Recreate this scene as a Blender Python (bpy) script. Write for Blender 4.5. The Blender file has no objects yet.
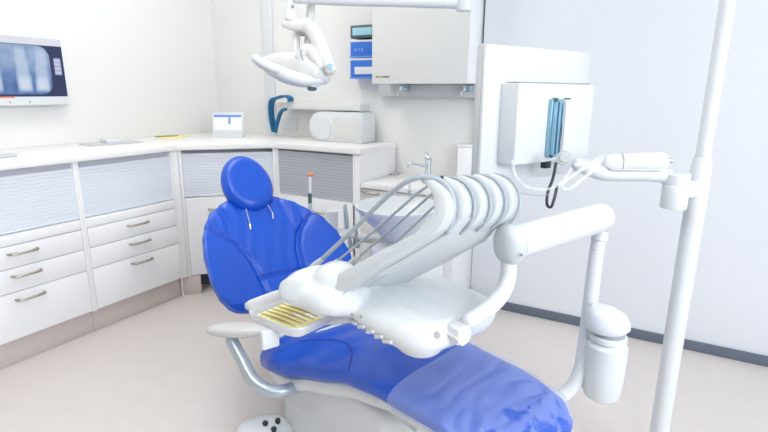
import bpy, bmesh, math, random
from mathutils import Vector as V, Matrix, noise
random.seed(7)
C = bpy.context.scene.collection
PI = math.pi

# ------------------------------------------------------------------ camera maths
F, YAW, PITCH, ROLL, H = 506.72, -.509884, .242243, .008524, 1.25
_f = V((math.sin(YAW)*math.cos(PITCH), math.cos(YAW)*math.cos(PITCH), -math.sin(PITCH)))
_r = V((math.cos(YAW), -math.sin(YAW), 0)); _u = _r.cross(_f)
CR = math.cos(ROLL)*_r + math.sin(ROLL)*_u
CU = -math.sin(ROLL)*_r + math.cos(ROLL)*_u
CO = V((0, 0, H))
def ray(x, y): return _f + CR*((x-384)/F) - CU*((y-216)/F)
def at(x, y, d): return CO + ray(x, y)*d
def onz(x, y, z): r = ray(x, y); return CO + r*((z-H)/r.z)
def onx(x, y, X): r = ray(x, y); return CO + r*(X/r.x)
def ony(x, y, Y): r = ray(x, y); return CO + r*(Y/r.y)
def lerp(a, b, t): return a + (b-a)*t
def interp(tab, t):
    if t <= tab[0][0]: return tab[0][1]
    for (a, va), (b, vb) in zip(tab, tab[1:]):
        if t <= b:
            k = (t-a)/(b-a); k = k*k*(3-2*k)*.5 + k*.5
            return va + (vb-va)*k
    return tab[-1][1]

# ------------------------------------------------------------------ materials
def mat(name, col, rough=.5, metal=0., spec=.5, coat=0., noise_amt=0., noise_scale=8., bump=0., bump_scale=60., emit=None, alpha=None, trans=0.):
    m = bpy.data.materials.new(name); m.use_nodes = True
    nt = m.node_tree; b = nt.nodes['Principled BSDF']
    b.inputs['Base Color'].default_value = (*col, 1)
    b.inputs['Roughness'].default_value = rough; b.inputs['Metallic'].default_value = metal
    b.inputs['Specular IOR Level'].default_value = spec
    b.inputs['Coat Weight'].default_value = coat; b.inputs['Coat Roughness'].default_value = .12
    b.inputs['Transmission Weight'].default_value = trans
    tc = nt.nodes.new('ShaderNodeTexCoord')
    if noise_amt:
        n = nt.nodes.new('ShaderNodeTexNoise'); n.inputs['Scale'].default_value = noise_scale; n.inputs['Detail'].default_value = 5
        r = nt.nodes.new('ShaderNodeMapRange')
        r.inputs['To Min'].default_value = 1-noise_amt; r.inputs['To Max'].default_value = 1+noise_amt
        mx = nt.nodes.new('ShaderNodeVectorMath'); mx.operation = 'SCALE'; mx.inputs[0].default_value = col
        nt.links.new(tc.outputs['Object'], n.inputs['Vector']); nt.links.new(n.outputs['Fac'], r.inputs['Value'])
        nt.links.new(r.outputs[0], mx.inputs['Scale']); nt.links.new(mx.outputs[0], b.inputs['Base Color'])
    if bump:
        n = nt.nodes.new('ShaderNodeTexNoise'); n.inputs['Scale'].default_value = bump_scale; n.inputs['Detail'].default_value = 3
        bp = nt.nodes.new('ShaderNodeBump'); bp.inputs['Strength'].default_value = bump; bp.inputs['Distance'].default_value = .01
        nt.links.new(tc.outputs['Object'], n.inputs['Vector']); nt.links.new(n.outputs['Fac'], bp.inputs['Height']); nt.links.new(bp.outputs[0], b.inputs['Normal'])
    if emit:
        b.inputs['Emission Color'].default_value = (*emit[0], 1); b.inputs['Emission Strength'].default_value = emit[1]
    if alpha is not None: b.inputs['Alpha'].default_value = alpha
    return m
M = {}
M['wall'] = mat('wall_paint', (.79, .79, .765), .75, noise_amt=.012, noise_scale=3)
M['wall_blue'] = mat('wall_paint_cool', (.745, .765, .80), .7, noise_amt=.012, noise_scale=3)
M['ceil'] = mat('ceiling_paint', (.86, .86, .86), .8, noise_amt=.01)
M['floor'] = mat('vinyl_floor', (.68, .625, .595), .42, noise_amt=.05, noise_scale=14)
M['skirt'] = mat('grey_skirting', (.13, .155, .20), .5, noise_amt=.03)
M['cab'] = mat('white_laminate', (.88, .885, .89), .35, noise_amt=.008)
M['gap'] = mat('dark_joint', (.36, .37, .39), .8, noise_amt=.03)
M['whip'] = mat('pale_grey_plastic', (.61, .645, .665), .32, coat=.2, noise_amt=.01)  # white plastic darkened so its colour carries the whip arms' shading
M['joint'] = mat('grey_joint', (.62, .62, .64), .8, noise_amt=.02)
M['counter'] = mat('white_worktop', (.88, .87, .85), .28, noise_amt=.01)
M['toe'] = mat('beige_plinth', (.60, .53, .50), .45, noise_amt=.04, noise_scale=5)
M['tamb'] = mat('tambour_slats', (.78, .82, .88), .42, noise_amt=.01)
M['tamb_grey'] = mat('tambour_slats_grey', (.50, .52, .56), .45, noise_amt=.01)
M['nickel'] = mat('satin_bronze', (.42, .38, .31), .32, metal=.85, noise_amt=.1, noise_scale=40)
M['chrome'] = mat('chrome', (.72, .77, .82), .12, metal=1., noise_amt=.02)
M['steel'] = mat('steel_tube', (.46, .52, .56), .3, metal=.45, noise_amt=.02)
M['white'] = mat('white_plastic', (.72, .745, .76), .28, coat=.25, noise_amt=.008)
M['cream'] = mat('warm_white_plastic', (.70, .705, .68), .3, coat=.2, noise_amt=.008)
M['grey'] = mat('light_grey_plastic', (.58, .60, .61), .4, noise_amt=.02)
M['pad'] = mat('grey_foam_pad', (.66, .66, .63), .5, noise_amt=.02)
M['hose'] = mat('grey_hose', (.38, .43, .47), .4, noise_amt=.02)
M['black'] = mat('black_rubber', (.02, .025, .04), .45, noise_amt=.05)
M['blue'] = mat('blue_vinyl', (.002, .080, .54), .36, coat=.12, bump=.06, bump_scale=260, noise_amt=.03, noise_scale=3)
M['seam'] = mat('blue_stitching', (.005, .04, .33), .5, noise_amt=.03)
M['gold'] = mat('brass_instrument', (.42, .33, .12), .3, metal=.6, noise_amt=.05)
M['paper'] = mat('yellow_paper', (.90, .84, .42), .7, noise_amt=.03)
M['box_blue'] = mat('blue_card', (.03, .16, .62), .5, noise_amt=.06, noise_scale=30)
M['lightblue'] = mat('pale_blue_panel', (.35, .62, .72), .35, noise_amt=.02)
M['dark'] = mat('dark_frame', (.07, .11, .13), .4, noise_amt=.05)
M['strap'] = mat('teal_strap', (.01, .13, .28), .6, noise_amt=.1, noise_scale=40)
M['orange'] = mat('orange_tip', (.85, .30, .13), .4, noise_amt=.03)
M['bottle'] = mat('milky_bottle', (.68, .71, .73), .3, coat=.2, noise_amt=.01)
M['glassblue'] = mat('blue_tinted_metal', (.30, .53, .66), .2, metal=.6, noise_amt=.08, noise_scale=30)
M['clear'] = mat('clear_hose', (.90, .92, .94), .15, alpha=.26, noise_amt=.01)
M['lamp'] = mat('lamp_panel', (.9, .9, .9), .5, emit=((1, .985, .965), 4.6), noise_amt=.01)  # glow of the added ceiling panels
M['ink'] = mat('blue_print', (.16, .30, .72), .6, noise_amt=.02)
M['paperwhite'] = mat('white_paper', (.88, .88, .90), .7, noise_amt=.01)
M['logo'] = mat('grey_lettering', (.16, .15, .13), .6, noise_amt=.02)
M['logo_gold'] = mat('gold_lettering', (.55, .38, .08), .5, noise_amt=.02)

def film_mat():
    m = bpy.data.materials.new('clear_film'); m.use_nodes = True; nt = m.node_tree
    for n in list(nt.nodes): nt.nodes.remove(n)
    out = nt.nodes.new('ShaderNodeOutputMaterial'); tr = nt.nodes.new('ShaderNodeBsdfTransparent')
    gl = nt.nodes.new('ShaderNodeBsdfPrincipled'); gl.inputs['Base Color'].default_value = (.62, .72, .95, 1)
    gl.inputs['Roughness'].default_value = .10; gl.inputs['Specular IOR Level'].default_value = 1.0
    mix = nt.nodes.new('ShaderNodeMixShader')
    tc = nt.nodes.new('ShaderNodeTexCoord'); n = nt.nodes.new('ShaderNodeTexNoise'); n.inputs['Scale'].default_value = 9; n.inputs['Detail'].default_value = 2
    bp = nt.nodes.new('ShaderNodeBump'); bp.inputs['Strength'].default_value = .25; bp.inputs['Distance'].default_value = .02
    mr = nt.nodes.new('ShaderNodeMapRange'); mr.inputs['To Min'].default_value = .16; mr.inputs['To Max'].default_value = .30
    nt.links.new(tc.outputs['Object'], n.inputs['Vector']); nt.links.new(n.outputs['Fac'], bp.inputs['Height']); nt.links.new(bp.outputs[0], gl.inputs['Normal'])
    n2 = nt.nodes.new('ShaderNodeTexNoise'); n2.inputs['Scale'].default_value = 16; n2.inputs['Detail'].default_value = 3; n2.inputs['Distortion'].default_value = 1.2
    dt = nt.nodes.new('ShaderNodeVectorMath'); dt.operation = 'DOT_PRODUCT'; dt.inputs[1].default_value = (math.cos(math.radians(23)), -math.sin(math.radians(23)), 0)
    nt.links.new(tc.outputs['Object'], n2.inputs['Vector']); nt.links.new(tc.outputs['Object'], dt.inputs[0])
    ad = nt.nodes.new('ShaderNodeMath'); ad.operation = 'MULTIPLY_ADD'; ad.inputs[1].default_value = 2.2
    nt.links.new(dt.outputs['Value'], ad.inputs[0]); nt.links.new(n2.outputs['Fac'], ad.inputs[2])
    mr.inputs['From Min'].default_value = .82; mr.inputs['From Max'].default_value = .90; mr.inputs['To Min'].default_value = .25; mr.inputs['To Max'].default_value = .07
    nt.links.new(ad.outputs[0], mr.inputs['Value']); nt.links.new(mr.outputs[0], mix.inputs[0])
    nt.links.new(tr.outputs[0], mix.inputs[1]); nt.links.new(gl.outputs[0], mix.inputs[2]); nt.links.new(mix.outputs[0], out.inputs[0])
    return m
M['film'] = film_mat()

# ------------------------------------------------------------------ mesh helpers
def frame(x, y=None, z=None):
    m = Matrix.Identity(3)
    m.col[0] = x; m.col[1] = y; m.col[2] = z
    return m
def zframe(az):   # local x turned by az about the vertical
    return Matrix.Rotation(az, 3, 'Z')
def merge(bm, t):
    me = bpy.data.meshes.new('tmp'); t.to_mesh(me); bm.from_mesh(me); bpy.data.meshes.remove(me); t.free()
def box(bm, c, s, bev=.003, rot=None, seg=2):
    t = bmesh.new(); bmesh.ops.create_cube(t, size=1)
    bmesh.ops.scale(t, vec=s, verts=t.verts)
    if bev: bmesh.ops.bevel(t, geom=t.edges[:], offset=min(bev, min(s)*.49), segments=seg, affect='EDGES', profile=.5)
    if rot is not None: bmesh.ops.rotate(t, cent=(0, 0, 0), matrix=rot, verts=t.verts)
    bmesh.ops.translate(t, vec=V(c), verts=t.verts); merge(bm, t)
def bx(bm, x0, x1, y0, y1, z0, z1, bev=.003):
    box(bm, ((x0+x1)/2, (y0+y1)/2, (z0+z1)/2), (abs(x1-x0), abs(y1-y0), abs(z1-z0)), bev)
def rings(bm, secs, cap=True, closed=True):
    vs = [[bm.verts.new(p) for p in s] for s in secs]
    n = len(vs[0])
    for a, b in zip(vs, vs[1:]):
        for i in range(n if closed else n-1):
            j = (i+1) % n; bm.faces.new((a[i], a[j], b[j], b[i]))
    if cap and closed:
        bm.faces.new(vs[0][::-1]); bm.faces.new(vs[-1])
    return vs
def spline(pts, n=8):
    pts = [V(p) for p in pts]
    if len(pts) < 3: return [pts[0].lerp(pts[-1], i/n) for i in range(n+1)]
    P = [pts[0]*2-pts[1]] + pts + [pts[-1]*2-pts[-2]]; out = []
    for i in range(1, len(P)-2):
        p0, p1, p2, p3 = P[i-1:i+3]
        for k in range(n):
            t = k/n
            out.append(.5*((2*p1)+(p2-p0)*t+(2*p0-5*p1+4*p2-p3)*t*t+(3*p1-p0-3*p2+p3)*t*t*t))
    out.append(pts[-1]); return out
def tube(bm, pts, r, seg=14, n=8, smooth=True, flat=1., up=None):
    pts = [V(p) for p in pts]
    path = spline(pts, n) if smooth else pts
    L = len(path)-1
    rad = (lambda k: r) if not isinstance(r, (list, tuple)) else (lambda k: interp([(i/(len(r)-1), q) for i, q in enumerate(r)], k))
    T = (path[1]-path[0]).normalized()
    N = T.orthogonal().normalized() if up is None else (V(up)-T*V(up).dot(T)).normalized()
    secs = []
    for i, p in enumerate(path):
        t2 = (path[min(i+1, L)]-path[max(i-1, 0)]).normalized()
        N = (N-t2*N.dot(t2)).normalized(); B = t2.cross(N); rr = rad(i/L)
        secs.append([p+(N*math.cos(a)*flat+B*math.sin(a))*rr for a in [2*PI*k/seg for k in range(seg)]])
    # rounded ends
    def end(sec, c, d, rr):
        return [[c+(q-c)*math.cos(a)+d*rr*.6*math.sin(a) for q in sec] for a in (PI*.17, PI*.33, PI*.46)]
    d0 = (path[0]-path[1]).normalized(); d1 = (path[-1]-path[-2]).normalized()
    secs = end(secs[0], path[0], d0, rad(0))[::-1] + secs + end(secs[-1], path[-1], d1, rad(1))
    rings(bm, secs)
def cyl(bm, a, b, r, seg=24, r2=None, bev=.002):
    a, b = V(a), V(b); r2 = r if r2 is None else r2; T = (b-a).normalized(); N = T.orthogonal().normalized(); B = T.cross(N)
    def ring(c, q): return [c+(N*math.cos(2*PI*k/seg)+B*math.sin(2*PI*k/seg))*q for k in range(seg)]
    e = min(bev, r*.4, r2*.4, (b-a).length*.4)
    rings(bm, [ring(a, r-e), ring(a+T*e, r), ring(b-T*e, r2), ring(b, r2-e)])
def lathe(bm, prof, o, axis=(0, 0, 1), seg=32, sx=1., sy=1., cap=True):
    T = V(axis).normalized(); N = (V((1, 0, 0)) if abs(T.x) < .9 else V((0, 1, 0))); N = (N-T*N.dot(T)).normalized(); B = T.cross(N); o = V(o)
    rings(bm, [[o+T*z+(N*math.cos(2*PI*k/seg)*sx+B*math.sin(2*PI*k/seg)*sy)*max(r, 1e-4) for k in range(seg)] for r, z in prof], cap=cap)
def ellipsoid(bm, c, ax, ay, az, seg=28, e=2.0):
    ax, ay, az = V(ax), V(ay), V(az); c = V(c); secs = []
    for i in range(1, 18):
        ph = PI*i/18; z = -math.cos(ph); q = math.sin(ph)
        z = math.copysign(abs(z)**(2/e), z); q = q**(2/e)
        s = []
        for k in range(seg):
            a = 2*PI*k/seg; cx, sy = math.cos(a), math.sin(a)
            s.append(c+az*z+(ax*math.copysign(abs(cx)**(2/e), cx)+ay*math.copysign(abs(sy)**(2/e), sy))*q)
        secs.append(s)
    rings(bm, secs)
def prism(bm, outline, o, ux, uy, un, thick, bev=.003, seg=2):
    """outline of (a,b) in plane ux/uy through o, centred thickness along un"""
    t = bmesh.new(); ux, uy, un, o = V(ux), V(uy), V(un), V(o)
    vs = [t.verts.new(o+ux*a+uy*b-un*thick/2) for a, b in outline]
    f = t.faces.new(vs); r = bmesh.ops.extrude_face_region(t, geom=[f])
    nv = [e for e in r['geom'] if isinstance(e, bmesh.types.BMVert)]
    bmesh.ops.translate(t, vec=un*thick, verts=nv)
    bmesh.ops.recalc_face_normals(t, faces=t.faces[:])
    if bev:
        es = [e for e in t.edges if len(e.link_faces) == 2 and any(len(q.verts) > 4 or len(outline) == 4 for q in e.link_faces)]
        bmesh.ops.bevel(t, geom=es, offset=bev, segments=seg, affect='EDGES', profile=.5)
    merge(bm, t)
def root_loc(o):
    p = V((0, 0, 0))
    while o is not None: p += o.location; o = o.parent
    return p
def tag(o, label=None, cat=None, group=None, kind=None):
    if label: o['label'] = label
    if cat: o['category'] = cat
    if group: o['group'] = group
    if kind: o['kind'] = kind
    return o
def obj(name, bm, m, parent=None, sharp=35, label=None):
    bmesh.ops.recalc_face_normals(bm, faces=bm.faces[:])
    if parent is None:
        xs = [v.co for v in bm.verts]
        lo = V([min(c[i] for c in xs) for i in range(3)]); hi = V([max(c[i] for c in xs) for i in range(3)])
        org = V(((lo.x+hi.x)/2, (lo.y+hi.y)/2, lo.z))
    else: org = root_loc(parent)
    bmesh.ops.translate(bm, vec=-org, verts=bm.verts)
    me = bpy.data.meshes.new(name); bm.to_mesh(me); bm.free()
    for p in me.polygons: p.use_smooth = True
    me.set_sharp_from_angle(angle=math.radians(sharp))
    me.materials.append(m)
    o = bpy.data.objects.new(name, me); C.objects.link(o)
    if parent is None: o.location = org
    else: o.parent = parent
    if label: o['label'] = label
    return o
def thing(name, label, cat, loc, group=None):
    o = bpy.data.objects.new(name, None); o.empty_display_size = .05; C.objects.link(o); o.location = loc
    return tag(o, label, cat, group)
def B(): return bmesh.new()
def part(name, m, parent, fn, *a, sharp=35, label=None, **k):
    bm = B(); fn(bm, *a, **k); return obj(name, bm, M[m], parent, sharp, label)
def struct(name, m, fn, *a, **k):
    bm = B(); fn(bm, *a, **k); return tag(obj(name, bm, M[m]), kind='structure')
def fuse(bm, voxel=.005, smooth=6, fac=.6):
    """melt overlapping solids in bm into one smooth skin"""
    me = bpy.data.meshes.new('tmp'); bmesh.ops.recalc_face_normals(bm, faces=bm.faces[:]); bm.to_mesh(me); bm.free()
    o = bpy.data.objects.new('tmp', me); C.objects.link(o)
    r = o.modifiers.new('r', 'REMESH'); r.mode = 'VOXEL'; r.voxel_size = voxel
    s = o.modifiers.new('s', 'SMOOTH'); s.iterations = smooth; s.factor = fac
    dg = bpy.context.evaluated_depsgraph_get(); ev = o.evaluated_get(dg); m2 = ev.to_mesh()
    out = bmesh.new(); out.from_mesh(m2); ev.to_mesh_clear()
    bpy.data.objects.remove(o); bpy.data.meshes.remove(me)
    return out

from mathutils.bvhtree import BVHTree
def surf(o):
    off = root_loc(o); bm = bmesh.new(); bm.from_mesh(o.data); bmesh.ops.translate(bm, vec=off, verts=bm.verts)
    t = BVHTree.FromBMesh(bm); bm.free(); return t
def hit(t, x, y):
    p, n, i, d = t.ray_cast(CO, ray(x, y).normalized())
    if p is None: return at(x, y, 1.2), -_f
    if n.dot(ray(x, y)) > 0: n = -n
    return p, n
# ------------------------------------------------------------------ the room
XL, YB, YR, XS, ZC = -3.05, 2.83, 2.775, -.945, 2.75
XE, YF = 2.6, -1.6
struct('floor', 'floor', bx, XL-.1, XE, YF, YB+.1, -.05, 0, 0)
struct('ceiling', 'ceil', bx, XL-.1, XE, YF, YB+.1, ZC, ZC+.05, 0)
struct('wall_left', 'wall', bx, XL-.1, XL, YF, YB+.1, 0, ZC, 0)
struct('wall_back', 'wall', bx, XL, XS, YB, YB+.1, 0, ZC, 0)
struct('wall_right', 'wall_blue', bx, XS, XE, YR, YB+.1, 0, ZC, 0)
struct('baseboard_right', 'skirt', bx, XS+.01, XE, YR-.012, YR, 0, .052, .002)

def pipe_cover(bm):
    a = ony(262, 60, YB-.03); b = ony(271.5, 60, YB-.03)
    bx(bm, a.x, b.x, YB-.018, YB, .936, ZC, .004)
tag(obj('cable_duct', (lambda bm: (pipe_cover(bm), bm)[1])(B()), M['white']), 'tall white vertical cable duct on the wall behind the corner counter', 'cable duct')

# ------------------------------------------------------------------ cabinets
CX = -2.5; ZT = .902; ZB = .124; ZTOP = .935
c1 = V((-2.5, 1.995, 0)); c2 = V((-2.115, 2.40, 0)); YC = 2.40; XR = -1.497
ZL = [.605, .566, .462, .350, .127]     # drawer lines
def handle(parent, a, b, out, name='handle'):
    a, b, out = V(a), V(b), V(out)
    bm = B(); mid = (a+b)/2; d = b-a
    tube(bm, [a, a+out*.022+d*.06, a+out*.03+d*.25, mid+out*.032, b+out*.03-d*.25, b+out*.022-d*.06, b], [.0035, .006, .0055, .005, .0055, .006, .0035], seg=10, n=5, flat=1.2)
    return obj(name, bm, M['nickel'], parent)
def tambour(bm, p, q, z0, z1, nrm, depth=.012):
    """ribbed roller shutter between p and q (plan points), recessed behind the face"""
    p, q, nrm = V(p), V(q), V(nrm); n = 15; pr = []
    for i in range(n):
        za = lerp(z0, z1, i/n); zb = lerp(z0, z1, (i+1)/n); h = zb-za
        pr += [(za+h*.02, 0), (za+h*.14, .0035), (za+h*.86, .0035), (za+h*.98, 0)]
    front = [[e - nrm*depth + nrm*o + V((0, 0, z)) for z, o in pr] for e in (p, q)]
    vs = [[bm.verts.new(c) for c in s] for s in front]
    for i in range(len(pr)-1): bm.faces.new((vs[0][i], vs[1][i], vs[1][i+1], vs[0][i+1]))
    bk = [[bm.verts.new(e-nrm*(depth+.01)+V((0, 0, z))) for z in (z0, z1)] for e in (p, q)]
    bm.faces.new((bk[0][0], bk[0][1], bk[1][1], bk[1][0]))
    bm.faces.new((vs[0][0], bk[0][0], bk[1][0], vs[1][0])); bm.faces.new((vs[0][-1], vs[1][-1], bk[1][1], bk[0][1]))
def slab(bm, p, q, z0, z1, nrm, t0, t1, bev=.0015):
    """board between plan points p,q from offset t0 to t1 along nrm"""
    p, q, nrm = V(p), V(q), V(nrm); d = (q-p); L = d.length; d.normalize()
    c = (p+q)/2+nrm*(t0+t1)/2+V((0, 0, (z0+z1)/2))
    box(bm, c, (L, abs(t1-t0), z1-z0), bev, frame(d, nrm, V((0, 0, 1))) if d.cross(nrm).z > 0 else frame(-d, nrm, V((0, 0, 1))))
def carcass(bm, p, q, nrm, depth, stile, opening=(.625, ZT), z0=ZB):
    p, q, nrm = V(p), V(q), V(nrm); d = (q-p).normalized()
    slab(bm, p, p+d*stile, z0, ZT, nrm, -depth, 0); slab(bm, q-d*stile, q, z0, ZT, nrm, -depth, 0)
    slab(bm, p+d*stile, q-d*stile, z0, opening[0], nrm, -depth, -.019, 0)     # inner block behind the fronts
    slab(bm, p+d*stile, q-d*stile, opening[0], ZT, nrm, -depth, -.10, 0)
def drawer_unit(y0, y1, label, hy):
    c = thing('drawer_cabinet', label, 'cabinet', (CX, (y0+y1)/2, 0), 'drawer cabinets along the left wall')
    n = V((1, 0, 0)); p, q = V((CX, y0, 0)), V((CX, y1, 0)); s = .012
    part('cabinet_body', 'cab', c, carcass, p, q, n, .52, s, (.615, ZT))
    part('shutter', 'tamb', c, tambour, (CX, y0+s, 0), (CX, y1-s, 0), .618, ZT-.03, n, .018)
    part('roller_box', 'tamb_grey', c, slab, (CX, y0+s+.001, 0), (CX, y1-s-.001, 0), ZT-.032, ZT-.001, n, -.07, -.026, 0)  # grey strip put in for the shadow above the shutter
    part('plinth', 'toe', c, bx, CX-.5, CX-.035, y0, y1, 0, ZB, .002)
    zs = [.612, .566, .462, .350, .128]
    part('fascia', 'cab', c, slab, (CX, y0+s+.001, 0), (CX, y1-s-.001, 0), zs[1]+.0015, zs[0], n, -.018, 0)
    part('recess', 'joint', c, slab, (CX, y0+s+.001, 0), (CX, y1-s-.001, 0), .13, .61, n, -.0188, -.0182, 0)
    for i in range(1, 4):
        f = part('drawer', 'cab', c, slab, (CX, y0+s+.002, 0), (CX, y1-s-.002, 0), zs[i+1]+.0015, zs[i]-.0015, n, -.018, 0)
        zh = zs[i]-.035
        handle(f, (CX-.001, hy-.062, zh), (CX-.001, hy+.062, zh), n)
    return c
drawer_unit(.52, 1.3995, 'white drawer cabinet below the wall monitor, nearest unit of the left run', 1.112)
drawer_unit(1.4005, 1.956, 'white drawer cabinet between the monitor-side cabinet and the angled corner cabinet', 1.69)
part_end = thing('end_panel', 'narrow white upright panel between the second drawer cabinet and the corner cabinet', 'cabinet panel', (CX, 1.975, 0))
part('panel', 'cab', part_end, bx, CX-.45, CX+.002, 1.957, 1.993, ZB, ZT, .0015)
part('foot_board', 'toe', part_end, slab, (CX-.03, 1.965, 0), (CX+.045, 2.045, 0), 0, ZB, V((.7, -.7, 0)).normalized(), -.02, 0)
part('trim_strip', 'cab', part_end, bx, CX-.032, CX-.018, 1.955, 1.963, 0, ZB, .001)

dd = (c2-c1).normalized(); nn = V((dd.y, -dd.x, 0))
cc = thing('corner_cabinet', 'angled white corner cabinet with roller shutter behind the dental chair headrest', 'cabinet', (c1+c2)/2)
part('cabinet_body', 'cab', cc, carcass, c1, c2, nn, .34, .016, (.615, ZT))
part('shutter', 'tamb', cc, tambour, c1+dd*.017, c2-dd*.017, .618, ZT-.022, nn, .018)
dr = part('door', 'cab', cc, slab, c1+dd*.018, c2-dd*.018, .128, .608, nn, -.018, 0)
part('plinth', 'skirt', cc, slab, c1+dd*.06, c2, 0, ZB, nn, -.25, -.16)  # dark board stands in for the shaded gap under this cabinet
hz = .545; hm = c1+dd*.20+V((0, 0, hz)); handle(dr, hm-dd*.055, hm+dd*.055, nn)

bc = thing('base_cabinet', 'white base cabinet with grey roller shutter and solid white right side', 'cabinet', ((c2.x+XR)/2, YC, 0))
n = V((0, -1, 0))
part('cabinet_body', 'cab', bc, carcass, (c2.x, YC, 0), (XR-.037, YC, 0), n, .42, .014, (.62, ZT))
part('shutter', 'tamb_grey', bc, tambour, (c2.x+.014, YC, 0), (XR-.052, YC, 0), .622, ZT-.01, n, .018)
part('side_panel', 'cab', bc, bx, XR-.036, XR, YC-.001, YB-.01, ZB, ZT+.001, .001)
dr = part('door', 'cab', bc, slab, (c2.x+.016, YC, 0), (XR-.038, YC, 0), .128, .612, n, -.018, 0)
part('plinth', 'toe', bc, bx, c2.x, XR, YC+.04, YC+.06, 0, ZB, 0)
handle(dr, ony(313, 211, YC)+V((0, 0, .0)), ony(327, 213, YC), n)

# worktop: one continuous slab, L shaped with the angled corner
def worktop(bm):
    o = [(-3.045, .52), (CX+.012, .52), (CX+.012, 1.988), (c2.x+.006, YC-.012), (XR+.004, YC-.012), (XR+.004, YB-.005), (-3.045, YB-.005)]
    prism(bm, o, (0, 0, (ZT+ZTOP)/2+.0005), (1, 0, 0), (0, 1, 0), (0, 0, 1), ZTOP-ZT, .004)
tag(obj('worktop', (lambda bm: (worktop(bm), bm)[1])(B()), M['counter']), 'continuous white worktop running along the left wall and round the corner', 'worktop')

# lower sink unit
SZ = .745
sk = thing('sink_cabinet', 'low white drawer cabinet to the right of the worktop, under the tap', 'cabinet', (-1.2, YC+.02, 0))
part('cabinet_body', 'cab', sk, bx, XR+.003, -1.056, YC+.035, YB-.01, ZB, SZ-.03, .002)
for k, (za, zb) in enumerate([(.57, .712), (.40, .567), (.128, .397)]):
    f = part('drawer', 'cream', sk, bx, XR+.002, -1.058, YC+.003, YC+.034, za, zb-.002, .0015)
    if k == 0: handle(f, ony(363, 190.5, YC+.015), ony(380, 193.5, YC+.015), n)
    else: handle(f, V((XR+.07, YC+.015, zb-.04)), V((XR+.17, YC+.015, zb-.04)), n)
part('plinth', 'toe', sk, bx, XR+.01, -1.06, YC+.06, YC+.08, 0, ZB, 0)
sw = tag(obj('sink_counter', (lambda bm: (bx(bm, XR+.004, -.955, YC-.005, YB-.005, SZ-.03, SZ, .004), bm)[1])(B()), M['counter']), 'lower white counter holding the tap, right of the worktop', 'worktop')
tw = thing('waste_cabinet', 'narrow tall white cabinet standing in the wall step right of the tap', 'cabinet', (-1.0, 2.76, 0))
a = ony(458, 143, 2.73)
part('cabinet_body', 'cab', tw, bx, a.x, XS-.003, 2.73, YB-.01, SZ+.001, .945, .004)
part('lid', 'cab', tw, bx, a.x-.003, XS-.003, 2.725, YB-.01, .946, .956, .003)
tw2 = thing('side_unit', 'plain white cabinet front below the tall narrow cabinet in the wall step', 'cabinet', (-1.0, 2.6, 0))
part('cabinet_body', 'cab', tw2, bx, -1.055, XS-.001, 2.47, YR-.001, .10, SZ-.031, .004)
part('plinth', 'toe', tw2, bx, -1.055, XS-.001, 2.5, 2.52, 0, .10, 0)

# tap
tp = ony(428, 176, 2.70); tp.z = SZ
t = thing('mixer_tap', 'chrome mixer tap with long thin spout on the lower counter', 'tap', tp)
part('tap_body', 'chrome', t, lathe, [(.026, 0), (.026, .006), (.019, .012), (.018, .105), (.021, .11), (.021, .125), (.012, .13)], tp)
part('spout', 'chrome', t, tube, [tp+V((0, 0, .07)), tp+V((-.05, -.02, .082)), tp+V((-.10, -.04, .088)), tp+V((-.112, -.045, .07))], [.010, .009, .009, .009])
part('lever', 'chrome', t, tube, [tp+V((0, 0, .125)), tp+V((-.02, -.02, .15)), tp+V((.03, -.03, .155))], [.010, .009, .006])
part('sensor_disc', 'grey', t, cyl, tp+V((-.004, -.018, .075)), tp+V((-.008, -.024, .075)), .012)
sp = onz(395, 174.3, SZ)
tag(part('soap_dish', 'grey', None, lathe, [(.028, 0), (.034, .006), (.034, .008), (.022, .004)], sp+V((0, 0, .0005))), 'small flat grey dish on the lower counter left of the tap', 'dish')

# ------------------------------------------------------------------ back wall fittings
ws = thing('wall_shelf', 'long thin white shelf on the back wall above the white device', 'shelf', (-2.1, YB-.06, 1.1))
a = ony(280, 101, YB-.10); b = ony(363.5, 103, YB-.12)
part('shelf_board', 'cream', ws, bx, a.x, b.x-.035, YB-.12, YB, 1.125, 1.168, .008)
part('end_cap', 'white', ws, bx, b.x-.034, b.x-.026, YB-.122, YB, 1.123, 1.17, .003)
dv = thing('sealing_device', 'long white appliance with rounded left end standing on the worktop', 'appliance', (-2.0, YB-.15, ZTOP))
a = onz(310, 138, ZTOP); b = onz(375, 141, ZTOP)
y0 = 2.64
xa = ony(309, 125, y0).x; xb = ony(361.5, 125, y0).x; zt = ony(340, 112.5, y0).z
def device(bm):
    hh = (zt-ZTOP); r = hh/2; o = [(xa+r+math.cos(t)*r, r+math.sin(t)*r) for t in [PI/2+PI*k/14 for k in range(15)]] + [(xb, 0.0), (xb, hh)]
    prism(bm, o, (0, y0+.075, ZTOP+.001), (1, 0, 0), (0, 0, 1), (0, 1, 0), .15, .006)
part('housing', 'white', dv, device)
part('front_disc', 'white', dv, cyl, (xa+.105, y0+.001, ZTOP+.078), (xa+.105, y0-.006, ZTOP+.078), .068, seg=40)
part('side_cover', 'white', dv, bx, xb+.001, xb+.012, y0+.004, y0+.146, ZTOP+.006, zt-.004, .004)
part('front_panel', 'cream', dv, bx, xa+.19, xb-.02, y0-.003, y0, ZTOP+.02, zt-.03, .002)

so = ony(290, 124.5, YB)
t = thing('wall_socket', 'white double wall socket between cable duct and white device', 'socket', so)
part('plate', 'white', t, box, so+V((0, -.005, 0)), (.14, .009, .075), .003)
for dx in (-.034, .034): part('outlet', 'cream', t, cyl, so+V((dx, -.010, 0)), so+V((dx, -.012, 0)), .022)

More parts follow.
